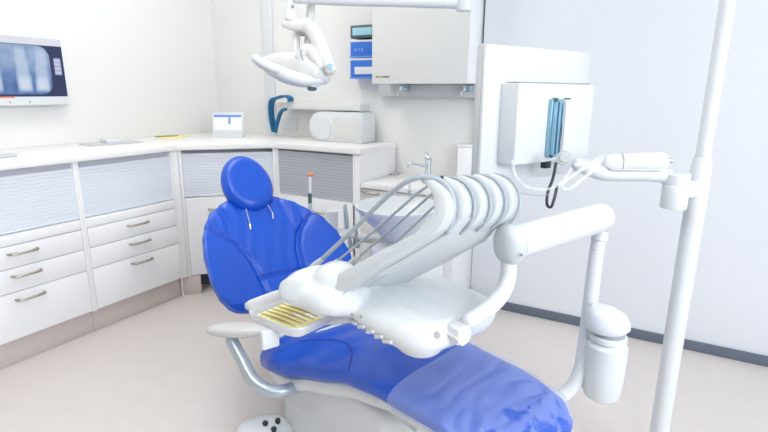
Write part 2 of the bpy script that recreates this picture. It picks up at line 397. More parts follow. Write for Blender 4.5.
# blue strap hanging over the shelf end
def ribbon(bm, pts, w, th, up):
    path = spline(pts, 8); up = V(up).normalized(); secs = []
    for i, p in enumerate(path):
        T = (path[min(i+1, len(path)-1)]-path[max(i-1, 0)]).normalized(); N = T.cross(up).normalized()
        secs.append([p+up*w/2+N*th/2, p+up*w/2-N*th/2, p-up*w/2-N*th/2, p-up*w/2+N*th/2])
    rings(bm, secs)
Y = YB-.135
g = lambda x, y: ony(x, y, Y)
t = thing('wrist_strap', 'dark blue looped strap hanging at the left end of the wall shelf', 'strap', g(275, 134))
part('strap_loop', 'strap', t, ribbon, [g(274.5, 132), g(272, 120), g(271, 108), g(272.5, 100), g(279, 97.5), g(285, 96), g(290, 98), g(290.5, 102)], .05, .013, (0, 1, .0))
part('strap_tail', 'strap', t, ribbon, [g(287, 109)+V((0, -.01, 0)), g(281, 112), g(277.5, 122), g(275, 132)], .025, .016, (0, 1, 0))
part('clip', 'steel', t, cyl, g(275, 130), g(275.1, 134.5), .005)

# tablet / calendar stand
cb = onz(228, 137, ZTOP); fdir = V((.75, -.66, 0)).normalized(); side = V((.66, .75, 0)).normalized()
dcl = at(228, 137, 1); 
t = thing('desk_calendar', 'small white framed calendar with blue heading standing on the corner worktop', 'calendar', cb)
w2 = (at(243, 126, (cb-CO).dot(_f))-at(213, 126, (cb-CO).dot(_f))).length/2*1.02; hh = .165
side = CR.copy(); side.z = 0; side.normalize(); fdir = V((side.y, -side.x, 0)); tilt = (V((0, 0, 1))*.97-fdir*.22).normalized(); fn = side.cross(tilt).normalized()
if fn.dot(fdir) < 0: fn = -fn
fr = frame(side, tilt, side.cross(tilt))
part('frame', 'white', t, box, cb+tilt*hh/2+V((0, 0, .001)), (w2*2, hh, .012), .004, fr)
part('page', 'paperwhite', t, box, cb+tilt*hh*.58+fn*.0065, (w2*1.78, hh*.62, .002), .0005, fr, label='white page area of the calendar')
part('heading_band', 'ink', t, box, cb+tilt*hh*.86+fn*.0085, (w2*1.78, hh*.10, .002), .0005, fr, label='blue heading band')
part('printed_mark', 'ink', t, box, cb+tilt*hh*.66+fn*.0085+side*.012, (w2*.13, hh*.28, .0015), .0005, fr)
part('base_slab', 'white', t, box, cb+fdir*.0+V((0, 0, .006)), (w2*2.02, .07, .011), .003, frame(side, fdir*-1, V((0, 0, 1))))

# small things on the left worktop
p = onz(112, 143.5, ZTOP)
t = thing('paper_dispenser', 'small white box on a grey tray on the worktop right of the monitor', 'box', p)
part('tray', 'grey', t, box, p+V((0, 0, .004)), (.16, .30, .006), .002, zframe(-.12))
part('box', 'white', t, box, p+V((0, 0, .018)), (.09, .095, .022), .004, zframe(-.12))
p = onz(172, 137.5, ZTOP)
t = thing('writing_pad', 'pale yellow pad with a pen lying on the worktop near the calendar', 'notepad', p)
part('sheet', 'paper', t, box, p+V((0, .02, .003)), (.14, .22, .005), .001, zframe(.5))
part('pen', 'gold', t, cyl, p+V((-.05, -.09, .0095)), p+V((.0, .05, .0095)), .0045)
p = onz(1, 158, ZTOP)
tag(part('remote_control', 'grey', None, box, p+V((0, 0, .008)), (.05, .12, .014), .004, zframe(.2)), 'small grey remote control on the worktop at the left picture edge', 'remote control')
tag(part('paper_strip', 'paperwhite', None, box, onz(45, 152, ZTOP)+V((0, 0, .0025)), (.16, .42, .004), .0015, zframe(-.02)), 'flat white paper sheet on the worktop below the wall monitor', 'paper')

# ------------------------------------------------------------------ wall monitor
MX = XL+.07
pt = onx(64, 38, MX); pb = onx(69.5, 104, MX)
my1 = (pt.y+pb.y)/2; zt_, zb_ = pt.z, pb.z-.004
mh = zt_-zb_; my0 = my1-mh*1.52
t = thing('wall_monitor', 'white framed monitor on the left wall showing a dental x-ray', 'monitor', (MX, (my0+my1)/2, zb_))
part('housing', 'white', t, bx, XL+.02, MX, my0, my1, zb_, zt_, .008)
part('wall_bracket', 'grey', t, bx, XL, XL+.025, (my0+my1)/2-.07, (my0+my1)/2+.07, (zb_+zt_)/2-.08, (zb_+zt_)/2+.08, .003)
sy0, sy1, sz0, sz1 = my0+.02, my1-.014, zb_+.046, zt_-.012
def xray(s, q):
    """s from the right edge leftwards in units of height, q from the top"""
    c = (.30, .42, .72)
    if q < .12: return (.84, .86, .95)
    R_ = .235   # right edge of the film area
    rad = .20
    sx, qy = s-R_, q-.13
    inside = sx > 0 and qy > 0 and q < .96
    if inside:
        for cyy in (.13+rad, .96-rad):
            if sx < rad and ((cyy < .5 and q < cyy) or (cyy > .5 and q > cyy)) and math.hypot(sx-rad, q-cyy) > rad: inside = False
    if not inside:
        if .045 < s < .165 and .33 < q < .62:
            return (.62, .68, .86) if (math.sin(q*90) > -.2) else (.40, .45, .75)
        return (.015, .025, .10)
    g = .60+.10*noise.noise(V((s*9, q*9, 0)))-.30*min(1, max(0, (q-.42)/.35))
    for cx, lean in ((.40, .05), (.70, -.03), (1.16, .03), (1.50, 0)):
        crown = min(1, max(0, (q-.62)/.12)); ww = lerp(.085+.06*q, .135, crown); dx = abs(s-cx-lean*(q-.7))
        e = max(0, 1-(dx/ww)**4)
        if q > .84: e *= max(0, 1-((q-.84)/.10)**2)*(1 if dx < ww*.9 else .6)
        if q < .22: e *= max(0, (q-.13)/.09)
        g = lerp(g, .80+.20*crown, e*.85)
    g = min(1, max(.03, g))
    return (g**2.1*.85+.02, g**1.6*.88+.05, min(1, g**1.0*.85+.16))
def screen(bm, par):
    nY, nZ = 190, 96; lay = bm.verts.layers.float_color.new('Col'); G = []
    hgt = sz1-sz0
    for i in range(nY+1):
        row = []
        for j in range(nZ+1):
            y = lerp(sy1, sy0, i/nY); z = lerp(sz1, sz0, j/nZ)
            v = bm.verts.new((MX+.0012, y, z)); c = xray((sy1-y)/hgt, (sz1-z)/hgt); v[lay] = (*c, 1); row.append(v)
        G.append(row)
    for i in range(nY):
        for j in range(nZ): bm.faces.new((G[i][j], G[i+1][j], G[i+1][j+1], G[i][j+1]))
sm = bpy.data.materials.new('screen_image'); sm.use_nodes = True; nt = sm.node_tree; b_ = nt.nodes['Principled BSDF']
at_ = nt.nodes.new('ShaderNodeVertexColor'); at_.layer_name = 'Col'; nt.links.new(at_.outputs[0], b_.inputs['Emission Color']); b_.inputs['Emission Strength'].default_value = .50
b_.inputs['Base Color'].default_value = (.01, .01, .015, 1); b_.inputs['Roughness'].default_value = .35
M['screen'] = sm
bm = B(); screen(bm, t); obj('screen', bm, sm, t, label='lit screen with a blue-toned x-ray of teeth')
part('taskbar', 'orange', t, bx, MX, MX+.002, sy0, onx(15, 100, MX).y, sz0-.008, sz0-.001, .0005, label='thin orange strip under the picture')
for k, yy in enumerate((onx(10.5, 106, MX).y, onx(30.5, 105, MX).y)): part('button', 'gap', t, cyl, (MX, yy, zb_+.018), (MX+.003, yy, zb_+.018), .0045)

# ------------------------------------------------------------------ wall cabinet, light rail, dispensers
YW = 2.57; XWR = -.957
wa = ony(372, 60, YW).x; zb = ony(420, 83.2, YW).z
t = thing('wall_cabinet', 'large white wall cabinet hanging above the tap', 'wall cabinet', ((wa+XWR)/2, YB, zb))
part('cabinet_body', 'cab', t, bx, wa+.003, XWR, YW+.019, YB-.001, zb, 2.15, .001)
part('door', 'cream', t, bx, wa, XWR-.001, YW, YW+.017, zb-.003, 2.15, .0015)
# brand lettering on the cabinet door
def text_mesh(s, size, o, ux, uz, m, parent, name='lettering', th=.0008):
    cu = bpy.data.curves.new('txt', 'FONT'); cu.body = s; cu.size = size; cu.extrude = th
    to = bpy.data.objects.new('txt', cu); C.objects.link(to); dg = bpy.context.evaluated_depsgraph_get()
    me = bpy.data.meshes.new_from_object(to.evaluated_get(dg)); bm = B(); bm.from_mesh(me)
    bpy.data.objects.remove(to); bpy.data.curves.remove(cu); bpy.data.meshes.remove(me)
    ux, uz = V(ux), V(uz); un = ux.cross(uz)
    bmesh.ops.transform(bm, matrix=Matrix.Translation(o) @ frame(ux, uz, un).to_4x4(), verts=bm.verts)
    return obj(name, bm, M[m], parent)
lp = ony(376.5, 78, YW)-V((0, .0015, 0))
for k, (dx, wd, mm) in enumerate(((0, .010, 'logo'), (.017, .018, 'logo_gold'), (.040, .013, 'logo'), (.056, .013, 'logo'), (.073, .018, 'logo'))): part('lettering', mm, t, box, lp+V((dx, 0, .006)), (wd, .0012, .008), .0003)


t = thing('equipment_rail', 'grey rail with two metal fittings under the hanging wall cabinet', 'rail', (-1.2, YB, zb-.07))
part('rail', 'grey', t, bx, ony(383, 90, YB).x, XS-.012, YB-.06, YB-.001, zb-.075, zb-.002, .004)
for cx in (404, 468):
    p = ony(cx, 89, YB-.10)
    f = part('fitting', 'chrome', t, box, p+V((0, .02, 0)), (.05, .07, .035), .006)
    part('knob', 'glassblue', f, cyl, p+V((.012, -.012, .0)), p+V((.012, -.035, .0)), .013)
    part('hook', 'white', f, tube, [p+V((-.03, 0, -.01)), p+V((-.03, -.02, -.03)), p+V((-.03, -.03, -.015))], .005)

def dispenser(y_t, y_b, name, label, cat, kind):
    a = ony(350, y_b, YB-.10); b = ony(372.5, y_t, YB-.10)
    x0, x1 = a.x, b.x+.05; z0, z1 = a.z, b.z
    t = thing(name, label, cat, ((x0+x1)/2, YB, z0))
    yf = YB-.10
    if kind == 'frame':
        part('housing', 'dark', t, bx, x0, x1-.03, yf, YB-.001, z0, z1, .008)
        part('window_pane', 'lightblue', t, bx, x0+.018, x1-.055, yf-.002, yf+.001, z0+.016, z1-.016, .004)
    else:
        part('holder', 'ink', t, bx, x0-.004, x1-.028, yf+.01, YB-.001, z0, z1-.001, .003)
        part('carton', 'box_blue', t, bx, x0+.004, x1-.03, yf, yf+.09, z0+.004, z1-.012, .003)
        part('white_band', 'white', t, bx, x0+.002, x1-.03, yf-.001, yf+.085, z1-.012, z1-.001, .002)
        if kind == 'oval': part('opening', 'white', t, bx, x0+.035, x1-.03, yf-.003, yf, z0+.025, z0+.068, .014)
        else:
            for k in range(3): part('printed_patch', 'ink', t, bx, x0+.035+k*.022, x0+.05+k*.022, yf-.002, yf, z0+.035+.006*(k % 2), z0+.052, .001)
        part('base_rim', 'ink', t, bx, x0-.002, x1-.03, yf-.003, yf+.09, z0-.002, z0+.007, .001)
    return t
dispenser(24, 38.5, 'towel_dispenser', 'small dark framed dispenser with pale window, topmost beside the wall cabinet', 'dispenser', 'frame')
dispenser(39.2, 57.6, 'glove_box', 'blue glove box under the dark framed dispenser', 'glove box', 'plain')
dispenser(57.8, 78.5, 'glove_box', 'blue glove box with rounded white opening, lowest beside the wall cabinet', 'glove box', 'oval')

# ------------------------------------------------------------------ dental chair
AZ = math.radians(23.0); cu_ = V((math.cos(AZ), -math.sin(AZ), 0)); cv_ = V((math.sin(AZ), math.cos(AZ), 0)); Z3 = V((0, 0, 1))
HB = V((-1.209, 1.514, 0)); REC = math.radians(42.5); HZ = .347
TT = -math.cos(REC)*cu_+math.sin(REC)*Z3; NB = math.sin(REC)*cu_+math.cos(REC)*Z3
bk = lambda t, w, q=0.: HB+V((0, 0, HZ))+TT*t+cv_*w+NB*q
st = lambda s, w, z: HB+cu_*s+cv_*w+Z3*z
chair = thing('dental_chair', 'bright blue reclined dental chair with oval headrest in the room centre', 'dental chair', HB+cu_*.45)
def sgnp(x, e): return math.copysign(abs(x)**e, x)
def backrest(bm):
    wt = [(.06, .23), (.10, .272), (.14, .297), (.20, .307), (.31, .30), (.40, .278), (.47, .247), (.54, .205), (.59, .145), (.62, .09), (.64, .07)]
    NS, NT = 300, 150; secs = []
    t0, t1 = .075, .635
    for i in range(NT+1):
        k = i/NT; kk = .5-.5*math.cos(PI*k); t = lerp(t0, t1, kk)
        endf = min(1, math.sqrt(max(0, 1-(max(0, (.035-(t-t0))/.035))**2))+.02, math.sqrt(max(0, 1-(max(0, (.03-(t1-t))/.03))**2))+.02)
        w = interp(wt, t); th = .042*endf; s = []
        w = w*(.90+.10*endf)
        for j in range(NS):
            a = 2*PI*j/NS; x = sgnp(math.cos(a), .72)*w; y = sgnp(math.sin(a), .62)*th
            ax = abs(x)
            if y > 0:
                front = min(1, y/th*1.2) if th > 0 else 0
                seam = interp([(.10, .095), (.22, .098), (.30, .11), (.37, .14), (.43, .195), (.48, .28)], t)
                g = .017*math.exp(-((ax-seam)/.011)**2)
                if ax < seam: g += .014*math.exp(-((t-.205)/.010)**2); g += .004
                if ax > seam: y += .010*math.sin(min(1, (ax-seam)/.10)*PI/2)
                if ax < seam and t > .21: g += .0045*max(0, noise.noise(V((x*34+2*t, t*7, 3))))*1.5 + .002*math.sin(x*95+5*math.sin(t*9))
                y -= g*front
            y += .55*max(0, ax-.06)**2/.3*.75
            s.append(bk(t, x-.035, y+.0))
        secs.append(s)
    rings(bm, secs)
back = part('backrest', 'blue', chair, backrest, sharp=180)
part('back_shell', 'white', chair, lambda bm: rings(bm, [[bk(t, math.cos(2*PI*j/40)*w, -.055+math.sin(2*PI*j/40)*.028+.4*(abs(math.cos(2*PI*j/40))*w)**2) for j in range(40)] for t, w in ((.04, .10), (.09, .19), (.2, .25), (.36, .26), (.47, .22), (.56, .12), (.58, .06))]))
def headrest(bm):
    c = bk(.668, -.030, .050); tt = (TT*.985+NB*.17).normalized(); nb = (NB*.985-TT*.17).normalized()
    secs = []; A, Bq = .143, .115
    for i in range(1, 22):
        ph = PI*i/22; z = -math.cos(ph)*.05; q = math.sin(ph)**.5; s = []
        for k in range(56):
            a = 2*PI*k/56; r = q*(1-.06*math.cos(a)*1)
            x, y = math.sin(a)*Bq*r, math.cos(a)*A*q
            dz = z
            if z > 0: dz = z*(1-.35*math.exp(-(x*x+y*y)/.004))
            s.append(c+cv_*x+tt*y+nb*dz)
        secs.append(s)
    rings(bm, secs)
hd = part('headrest', 'blue', chair, headrest, sharp=80)
part('headrest_bar', 'steel', chair, box, bk(.66, 0, -.02), (.05, .22, .014), .004, frame(cv_, TT, cv_.cross(TT)))
for (x0, y0_, x1, y1_) in ((246, 209, 250, 224), (268, 205, 272.5, 213)):
    pl = lambda x, y, q: (lambda r: CO+r*(((bk(0, 0, q)-CO).dot(NB))/r.dot(NB)))(ray(x, y))
    f = part('cord', 'hose', chair, tube, [pl(x0, y0_, .05), pl((x0+x1)/2, (y0_+y1_)/2, .052), pl(x1, y1_, .048)], .0022, seg=8, label='short grey cord hanging below the headrest')
    part('cord_clip', 'chrome', f, tube, [pl(x1, y1_, .048), pl(x1+.6, y1_+5.5, .046)], [.0028, .0052, .003], seg=10)

SP = dict(
 w=[(.06, .15), (.10, .235), (.16, .272), (.25, .284), (.36, .272), (.50, .24), (.64, .205), (.80, .186), (1.0, .175), (1.08, .16), (1.14, .12), (1.172, .05)],
 c=[(.1, 0), (.6, -.01), (.8, -.028), (1.2, -.02)],
 z=[(.06, .345), (.15, .375), (.30, .415), (.45, .458), (.62, .50), (.78, .522), (.95, .528), (1.10, .515), (1.20, .48)],
 h=[(.06, .05), (.10, .058), (.3, .055), (.55, .045), (.8, .036), (1.2, .028)])
def seat_sec(s, off=0., NS=110, groove=True, n_amp=0., dz=0., shear=0.):
    w = interp(SP['w'], s)+off; zc = interp(SP['z'], s); h = interp(SP['h'], s)+off; out = []
    for j in range(NS):
        a = 2*PI*j/NS; x = sgnp(math.cos(a), .65)*w; y = sgnp(math.sin(a), .62)*h
        top = y > 0
        if groove and top:
            pass  # curved seam across the near side of the seat
        if top: y -= .25*max(0, (.10-abs(x)))*.10
        if n_amp:
            k = max(0, (s-.82)/.35)
            y += n_amp*k*abs(noise.noise(V((s*16, x*13, 5))))*2.0; x *= 1+.03*k*noise.noise(V((s*20, x*20, 8)))
        s2 = s-shear*x; zz = interp(SP['z'], s2)
        out.append(st(s2, x+interp(SP['c'], s2), zz-h+off+y+dz))
    return out
def cushion(bm, s0, s1, off=0., **k):
    N = 120; secs = []
    for i in range(N+1):
        kk = .5-.5*math.cos(PI*i/N); secs.append(seat_sec(lerp(s0, s1, kk), off, **k))
    rings(bm, secs)
seat = part('seat_cushion', 'blue', chair, cushion, .065, 1.170, sharp=180)
ts = surf(seat)
sp_ = [hit(ts, x, y)[0] for x, y in ((300, 342), (312, 340), (326, 339.5), (339, 341), (348, 345), (352, 352), (351, 360), (349, 369))]
part('stitched_seam', 'seam', seat, tube, sp_, .0032, seg=8, label='dark curved seam across the near side of the seat')
def under(bm):
    secs = []
    for i in range(31):
        s = lerp(.14, 1.12, i/30); w = interp(SP['w'], s)*.90; zc = interp(SP['z'], s); h = interp(SP['h'], s)
        e = math.sin(PI*min(1, max(0, min(i, 30-i)/5))/2)
        zt = zc-1.7*h; dep = .05*e+.008
        secs.append([st(s, math.copysign(abs(math.cos(a))**.5, math.cos(a))*w, zt-dep/2+math.copysign(abs(math.sin(a))**.5, math.sin(a))*dep*.7) for a in [2*PI*k/32 for k in range(32)]])
    rings(bm, secs)
part('seat_pan', 'white', chair, under)
part('pan_trim', 'grey', chair, box, st(.80, -.145, .400), (.10, .012, .03), .003, frame(cu_, cv_, Z3))
part('pedal_latch', 'steel', chair, box, st(.955, -.13, .425), (.05, .03, .035), .005, frame(cu_, cv_, Z3))
def base_body(bm):
    secs = []
    for z, s0, s1, w in ((.0, .04, .80, .18), (.02, .02, .82, .185), (.06, .03, .80, .18), (.09, .0, .72, .165), (.16, .0, .72, .155), (.26, .05, .72, .15), (.36, .18, .74, .13), (.39, .2, .74, .125)):
        m = (s0+s1)/2; l = (s1-s0)/2
        secs.append([st(m+sgnp(math.cos(a), .5)*l, sgnp(math.sin(a), .5)*w, z) for a in [2*PI*k/44 for k in range(44)]])
    rings(bm, secs)
part('chair_base', 'white', chair, base_body)
part('base_cover', 'white', chair, box, st(.38, -.01, .22), (.70, .30, .28), .04, frame(cu_, cv_, Z3), seg=4)
# armrest
W_ = -.36
onc = lambda x, y, w: (lambda r: CO+r*(((HB+cv_*w-CO).dot(cv_))/r.dot(cv_)))(ray(x, y))
p0, p1 = onc(214, 331, W_), onc(257, 331, W_)
za = .49
pa = at(236, 330, 1.72)
L_ = at(263, 332, 1.66); K_ = at(212, 328, 1.80); pm = (L_+K_)/2
ar = part('armrest', 'pad', chair, lambda bm: ellipsoid(bm, pm, (L_-K_)/2*1.0, cv_*.05, V((0, 0, .022)), e=2.6), label='grey padded armrest')
part('support_tube', 'steel', ar, tube, [at(231, 339, 1.73), at(241, 358, 1.70), at(253, 380, 1.66), at(270, 391, 1.64), at(288, 390, 1.66), at(302, 384, 1.72)], .021, seg=18)
part('tube_collar', 'grey', ar, cyl, at(297, 387, 1.70), at(304, 383.5, 1.73), .027)

# foot control on the floor
fc = onz(266, 436, 0)
t = thing('foot_control', 'round white foot control with black studs on the floor by the chair base', 'foot switch', fc)
part('plate', 'white', t, lathe, [(.095, 0), (.10, .006), (.098, .02), (.07, .034), (.02, .038)], fc, sx=1.15)
for dx, dy in ((-.01, .01), (.04, .0), (.02, .045)): part('stud', 'black', t, lathe, [(.009, 0), (.008, .012), (.011, .015), (.009, .021)], fc+V((dx, dy, .03)), seg=16)

# clear film over the foot end
def film(bm):
    secs = []; N = 110
    for i in range(N+1):
        s = lerp(.79, 1.163, i/N)
        s0 = s
        sec = seat_sec(s, .007, NS=110, groove=False, n_amp=.022, shear=.16*(1-i/N))
        # diagonal upper edge of the sleeve
        if s < .78:
            k = (.78-s)/.10
            pass
        secs.append(sec)
    rings(bm, secs, cap=False)
tag(part('plastic_cover', 'film', None, film, sharp=70), 'clear crinkled plastic sleeve pulled over the foot end of the blue chair', 'plastic cover')

# ------------------------------------------------------------------ delivery unit (instrument table on a balanced arm)
TZ = .755
A0 = onz(338, 291, TZ)
E1, E2 = cu_, cv_
du = thing('instrument_unit', 'white dental instrument unit with five whip arms hanging over the chair', 'instrument unit', A0)
tb = lambda a, b, z: A0+E1*a+E2*b+Z3*z
def shell(bm):
    # table
    def rr(cx, cy, lx, ly, z, e=.45, n=48): return [tb(cx+sgnp(math.cos(q), e)*lx, cy+sgnp(math.sin(q), e)*ly, z) for q in [2*PI*k/n for k in range(n)]]
    rings(bm, [rr(.125, .16, .15, .12, -.078), rr(.12, .155, .175, .137, -.060), rr(.115, .152, .192, .152, -.032), rr(.115, .152, .190, .150, -.012), rr(.115, .152, .172, .132, 0.)])
    tube(bm, [tb(-.03, .03, -.030), tb(.08, .018, -.034), tb(.19, .022, -.036), tb(.265, .045, -.038), tb(.29, .12, -.036)], [.028, .030, .032, .032, .028], seg=20)
    ellipsoid(bm, tb(.235, .065, -.066), E1*.06, E2*.05, Z3*.024)
    # neck and pod at the chair-back side
    tube(bm, [tb(.02, .05, -.03), at(325, 287, 1.27), at(303, 289, 1.27), at(296, 290, 1.27)], [.055, .055, .05, .045], seg=24)
    ellipsoid(bm, at(299, 290, 1.25), CR*.044, CU*.038, _f*.045, e=2.5)
    tube(bm, [at(300, 292, 1.25), at(330, 301, 1.21), tb(.05, .035, -.028), tb(.12, .05, -.035)], [.038, .037, .034, .03], seg=20)
    for k in range(5): tube(bm, [tb(-.05, .062+k*.052, -.008), tb(.10, .062+k*.052, -.007), tb(.22, .062+k*.050, -.010), tb(.27, .062+k*.048, -.022)], .015, seg=14)
    ellipsoid(bm, at(338, 279, 1.23), CR*.06, CU*.042, _f*.045)
    # hump behind
    ellipsoid(bm, at(338, 272, 1.30), CR*.05, CU*.03, _f*.05)
bm = B(); shell(bm); bm = fuse(bm, .006, 8)
body = obj('table_shell', bm, M['white'], du, 180)
bt_ = surf(body)
p, n_ = hit(bt_, 293, 290); part('pod_cover', 'grey', du, lambda bm: ellipsoid(bm, p-n_*.006, CR*.036, CU*.030, n_*.0085, e=2.2), label='pale grey oval cover')
part('shell_seam', 'grey', du, tube, [hit(bt_, x, y)[0] for x, y in ((357, 283), (350, 288), (344, 294), (340, 301), (339, 307))], .0014, seg=8)
# whip arms
tip0, tip4 = at(424, 209, 1.09), at(489, 201, 1.23)
bs0, bs4 = at(344, 279, 1.20), at(400, 266, 1.35)
for k in range(5):
    tp_, b0 = tip0.lerp(tip4, k/4), bs0.lerp(bs4, k/4)
    ax = (tp_-b0).normalized(); S = (tip4-tip0).normalized(); S = (S-ax*S.dot(ax)).normalized(); up = ax.cross(S)
    if up.z < 0: up = -up
    L = (tp_-b0).length; R = .066; rb = .024
    o = [(L+math.cos(q)*R, math.sin(q)*R) for q in [-PI/2+PI*.80*j/22 for j in range(23)]]
    # hollow back of the whip: crescent rather than a full disc
    o += [(L+.034, R*.68), (L+.040, R*.45), (L+.040, 0), (L+.022, -R*.42), (L-.04, -R*.56), (L*.5, -.014), (0, .012), (-.03, -.01), (0, -rb*1.4), (L*.5, -rb*1.9), (L-.03, -R*.97)]
    arm = part('whip_arm', 'whip', du, prism, o, b0, ax, up, S, .040, .006)
    hosep = [b0+ax*(L+math.cos(q)*(R+.004))+up*math.sin(q)*(R+.004)+S*.02 for q in [-PI*.52+PI*1.02*j/9 for j in range(0, 10)]]
    tgt = at(*((320, 261), (335, 263), (357, 258), (378, 258), (398, 258))[k], 1.33+.03*k)
    last = hosep[-1]
    hosep += [last.lerp(tgt, .12)+up*(.016, .004, .004, .004, .004)[k], last.lerp(tgt, .30)+up*(.013, .002, .002, .002, .002)[k], last.lerp(tgt, .6)+up*(.006, 0, 0, 0, 0)[k], tgt]
    if k == 0: hosep = [at(x, y, d) for x, y, d in ((447, 233, 1.075), (452, 221, 1.07), (454, 208, 1.07), (452, 195, 1.07), (445, 184, 1.07), (434, 178, 1.07), (421, 177, 1.075), (408, 181, 1.09), (394, 190.5, 1.12), (380, 203, 1.16), (350, 233, 1.25), (320, 261, 1.33))]
    hs = part('hose', 'hose', du, tube, hosep, .0058 if k == 0 else .0034, seg=10, n=6, label='grey handpiece hose looped round its whip arm')
    d_ = (tgt-last).normalized()
    part('handpiece', 'grey', du, tube, [tgt-d_*.01, tgt+d_*.02, tgt+d_*.06], [.007, .009, .006], seg=12)
    # connector studs on the table
    if k < 4:
        cp_ = hit(bt_, (364, 379, 393, 406)[k], (276, 272, 268, 265)[k])[0]
        part('connector', 'steel', du, cyl, cp_-E1*.006+Z3*.004, cp_+E1*.012+Z3*.005, .0048, seg=12)
part('hose_stop', 'black', du, lambda bm: ellipsoid(bm, at(442, 177.5, 1.10), CR*.004, CU*.004, _f*.004))
# slab under the whips
mS = (tip4-tip0).length+.042
tpm, bm0 = (tip0+tip4)/2, bs0.lerp(bs4, .5)
ax = (tpm-bm0).normalized(); S = (tip4-tip0).normalized(); S = (S-ax*S.dot(ax)).normalized(); up = ax.cross(S)
if up.z < 0: up = -up
L = (tpm-bm0).length; R = .066
part('arm_cover', 'whip', du, prism, [(-.02, -.03), (L*.5, -.056), (L-.03, -R-.004), (L+.02, -R*.88), (L+.0, -R*.70), (L*.5, -.035), (0, -.01)], bm0+S*.024, ax, up, S, mS-.06, .006)
# keypad at the near edge
for k in range(5):
    p, n_ = hit(bt_, 354+k*8.6, 320+k*4.9)
    d_ = CR*.9+CU*.35; d_ = (d_-n_*d_.dot(n_)).normalized(); part('key', 'grey', du, tube, [p+n_*.003-d_*.013-Z3*.004, p+n_*.003+d_*.013-Z3*.004], .0048, seg=8)
for (x, y) in ((352, 314), (361, 316.5)):
    p, n_ = hit(bt_, x, y); part('screw', 'gap', du, cyl, p-n_*.004, p+n_*.002, .0042, seg=12)
kp, n_ = hit(bt_, 456, 331); kp = kp-n_*.004
kn = part('adjust_knob', 'white', du, cyl, kp+E1*-.006, kp+E1*.030, .022, seg=24)
for q in range(8):
    a_ = 2*PI*q/8; part('knob_rib', 'white', kn, cyl, kp-E1*.004+(E2*math.cos(a_)+Z3*math.sin(a_))*.021, kp+E1*.027+(E2*math.cos(a_)+Z3*math.sin(a_))*.021, .0045, seg=8)
p, n_ = hit(bt_, 437, 335); part('socket_hole', 'gap', du, cyl, p-n_*.006, p+n_*.0015, .0085, seg=20)
# tray carrier with paper and instruments
d1, d2 = at(244.5, 311, 1.42), at(296, 333, 1.26)
zt0 = .66
q1, q2, q3 = onz(244.5, 312, zt0), onz(297, 332, zt0), onz(337, 313, zt0)
q4 = q1+(q3-q2)
ctr = (q1+q3)/2
def traypan(bm):
    def quad(f, z): return [ctr.lerp(q, f)+Z3*z for q in (q1, q2, q3, q4)]
    def rnd(f, z, r=.22):
        qs = quad(f, z); out = []
        for i in range(4):
            a, b, c = qs[i-1], qs[i], qs[(i+1) % 4]
            p, q = b.lerp(a, r), b.lerp(c, r)
            for k in range(6):
                t = k/5; out.append((p*(1-t)**2+b*2*t*(1-t)+q*t*t))
        return out
    rings(bm, [rnd(.90, -.026), rnd(.97, -.018), rnd(1.02, 0), rnd(1.0, .004), rnd(.93, .001), rnd(.88, -.014), rnd(.80, -.015)])
part('tray', 'white', du, traypan)
ef, eg = (q2-q1).normalized(), (q3-q2).normalized()
pp = part('tray_paper', 'paper', du, prism, [(0, 0), (1, 0), (1, 1), (0, 1)], ctr-(q2-q1)*.38-(q3-q2)*.38+Z3*-.010, (q2-q1)*.76, (q3-q2)*.76, Z3, .002, 0, label='yellow paper liner in the tray')
for k in range(5):
    f_ = -.30+k*.135
    c_ = ctr+(q3-q2)*f_-Z3*.005
    tg = thing('hand_instrument', 'slim brass-toned instrument lying across the yellow tray paper', 'dental instrument', c_, 'instruments on the yellow tray paper')
    part('instrument_body', 'gold', tg, tube, [c_-(q2-q1)*.34, c_-(q2-q1)*.1+Z3*.002, c_+(q2-q1)*.12+Z3*.002, c_+(q2-q1)*(.33+.02*(k % 2))], [.0012, .0026, .0026, .0012], seg=10)
part('handle_bar', 'white', du, tube, [at(251, 305, 1.32), at(270, 298, 1.30), at(292, 291, 1.27)], .0135, seg=20)
part('handle_end', 'grey', du, cyl, at(247.5, 306.3, 1.328), at(253, 304.4, 1.318), .0115)
part('tray_bracket', 'white', du, box, onz(270, 341, .60)+V((0, 0, .008)), (.018, .05, .055), .006, frame(cu_, cv_, Z3))
part('tray_arm', 'white', du, tube, [ctr+Z3*-.024, tb(-.06, .05, -.11), tb(.02, .06, -.07)], .018)
# balanced arm
aL, aR = at(511, 244, 1.20), at(608, 215, 1.42)
d_ = (aR-aL).normalized()
sup = thing('support_arm', 'thick white sprung arm and bent post carrying the instrument unit', 'support arm', at(560, 400, 1.44))
bm = B()
Nn = d_.cross(Z3).normalized(); Uu = Nn.cross(d_)
secs = []
for i in range(25):
    k = i/24; c = aL.lerp(aR, k); r = .041*(1-.0*k); e = min(1, math.sqrt(max(0, 1-max(0, (.05-k)/.05)**2)), math.sqrt(max(0, 1-max(0, (k-.90)/.10)**2)))
    e = max(.15, e)
    secs.append([c+(Nn*math.cos(q)*.95+Uu*math.sin(q)*1.0)*r*e for q in [2*PI*j/36 for j in range(36)]])
rings(bm, secs); obj('arm_tube', bm, M['white'], sup, 50)
part('end_cap', 'whip', sup, lambda bm: ellipsoid(bm, aL-d_*.004, Nn*.043, Uu*.049, d_*.030, e=2.3))
part('front_post', 'white', sup, tube, [at(509, 262, 1.21), at(508, 278, 1.205), at(502, 293, 1.19), at(488, 308, 1.16), at(468, 322, 1.12)], [.019, .019, .02, .02, .018], seg=20)
part('front_screw', 'gap', sup, cyl, at(522, 255, 1.165), at(522, 255, 1.15), .003)
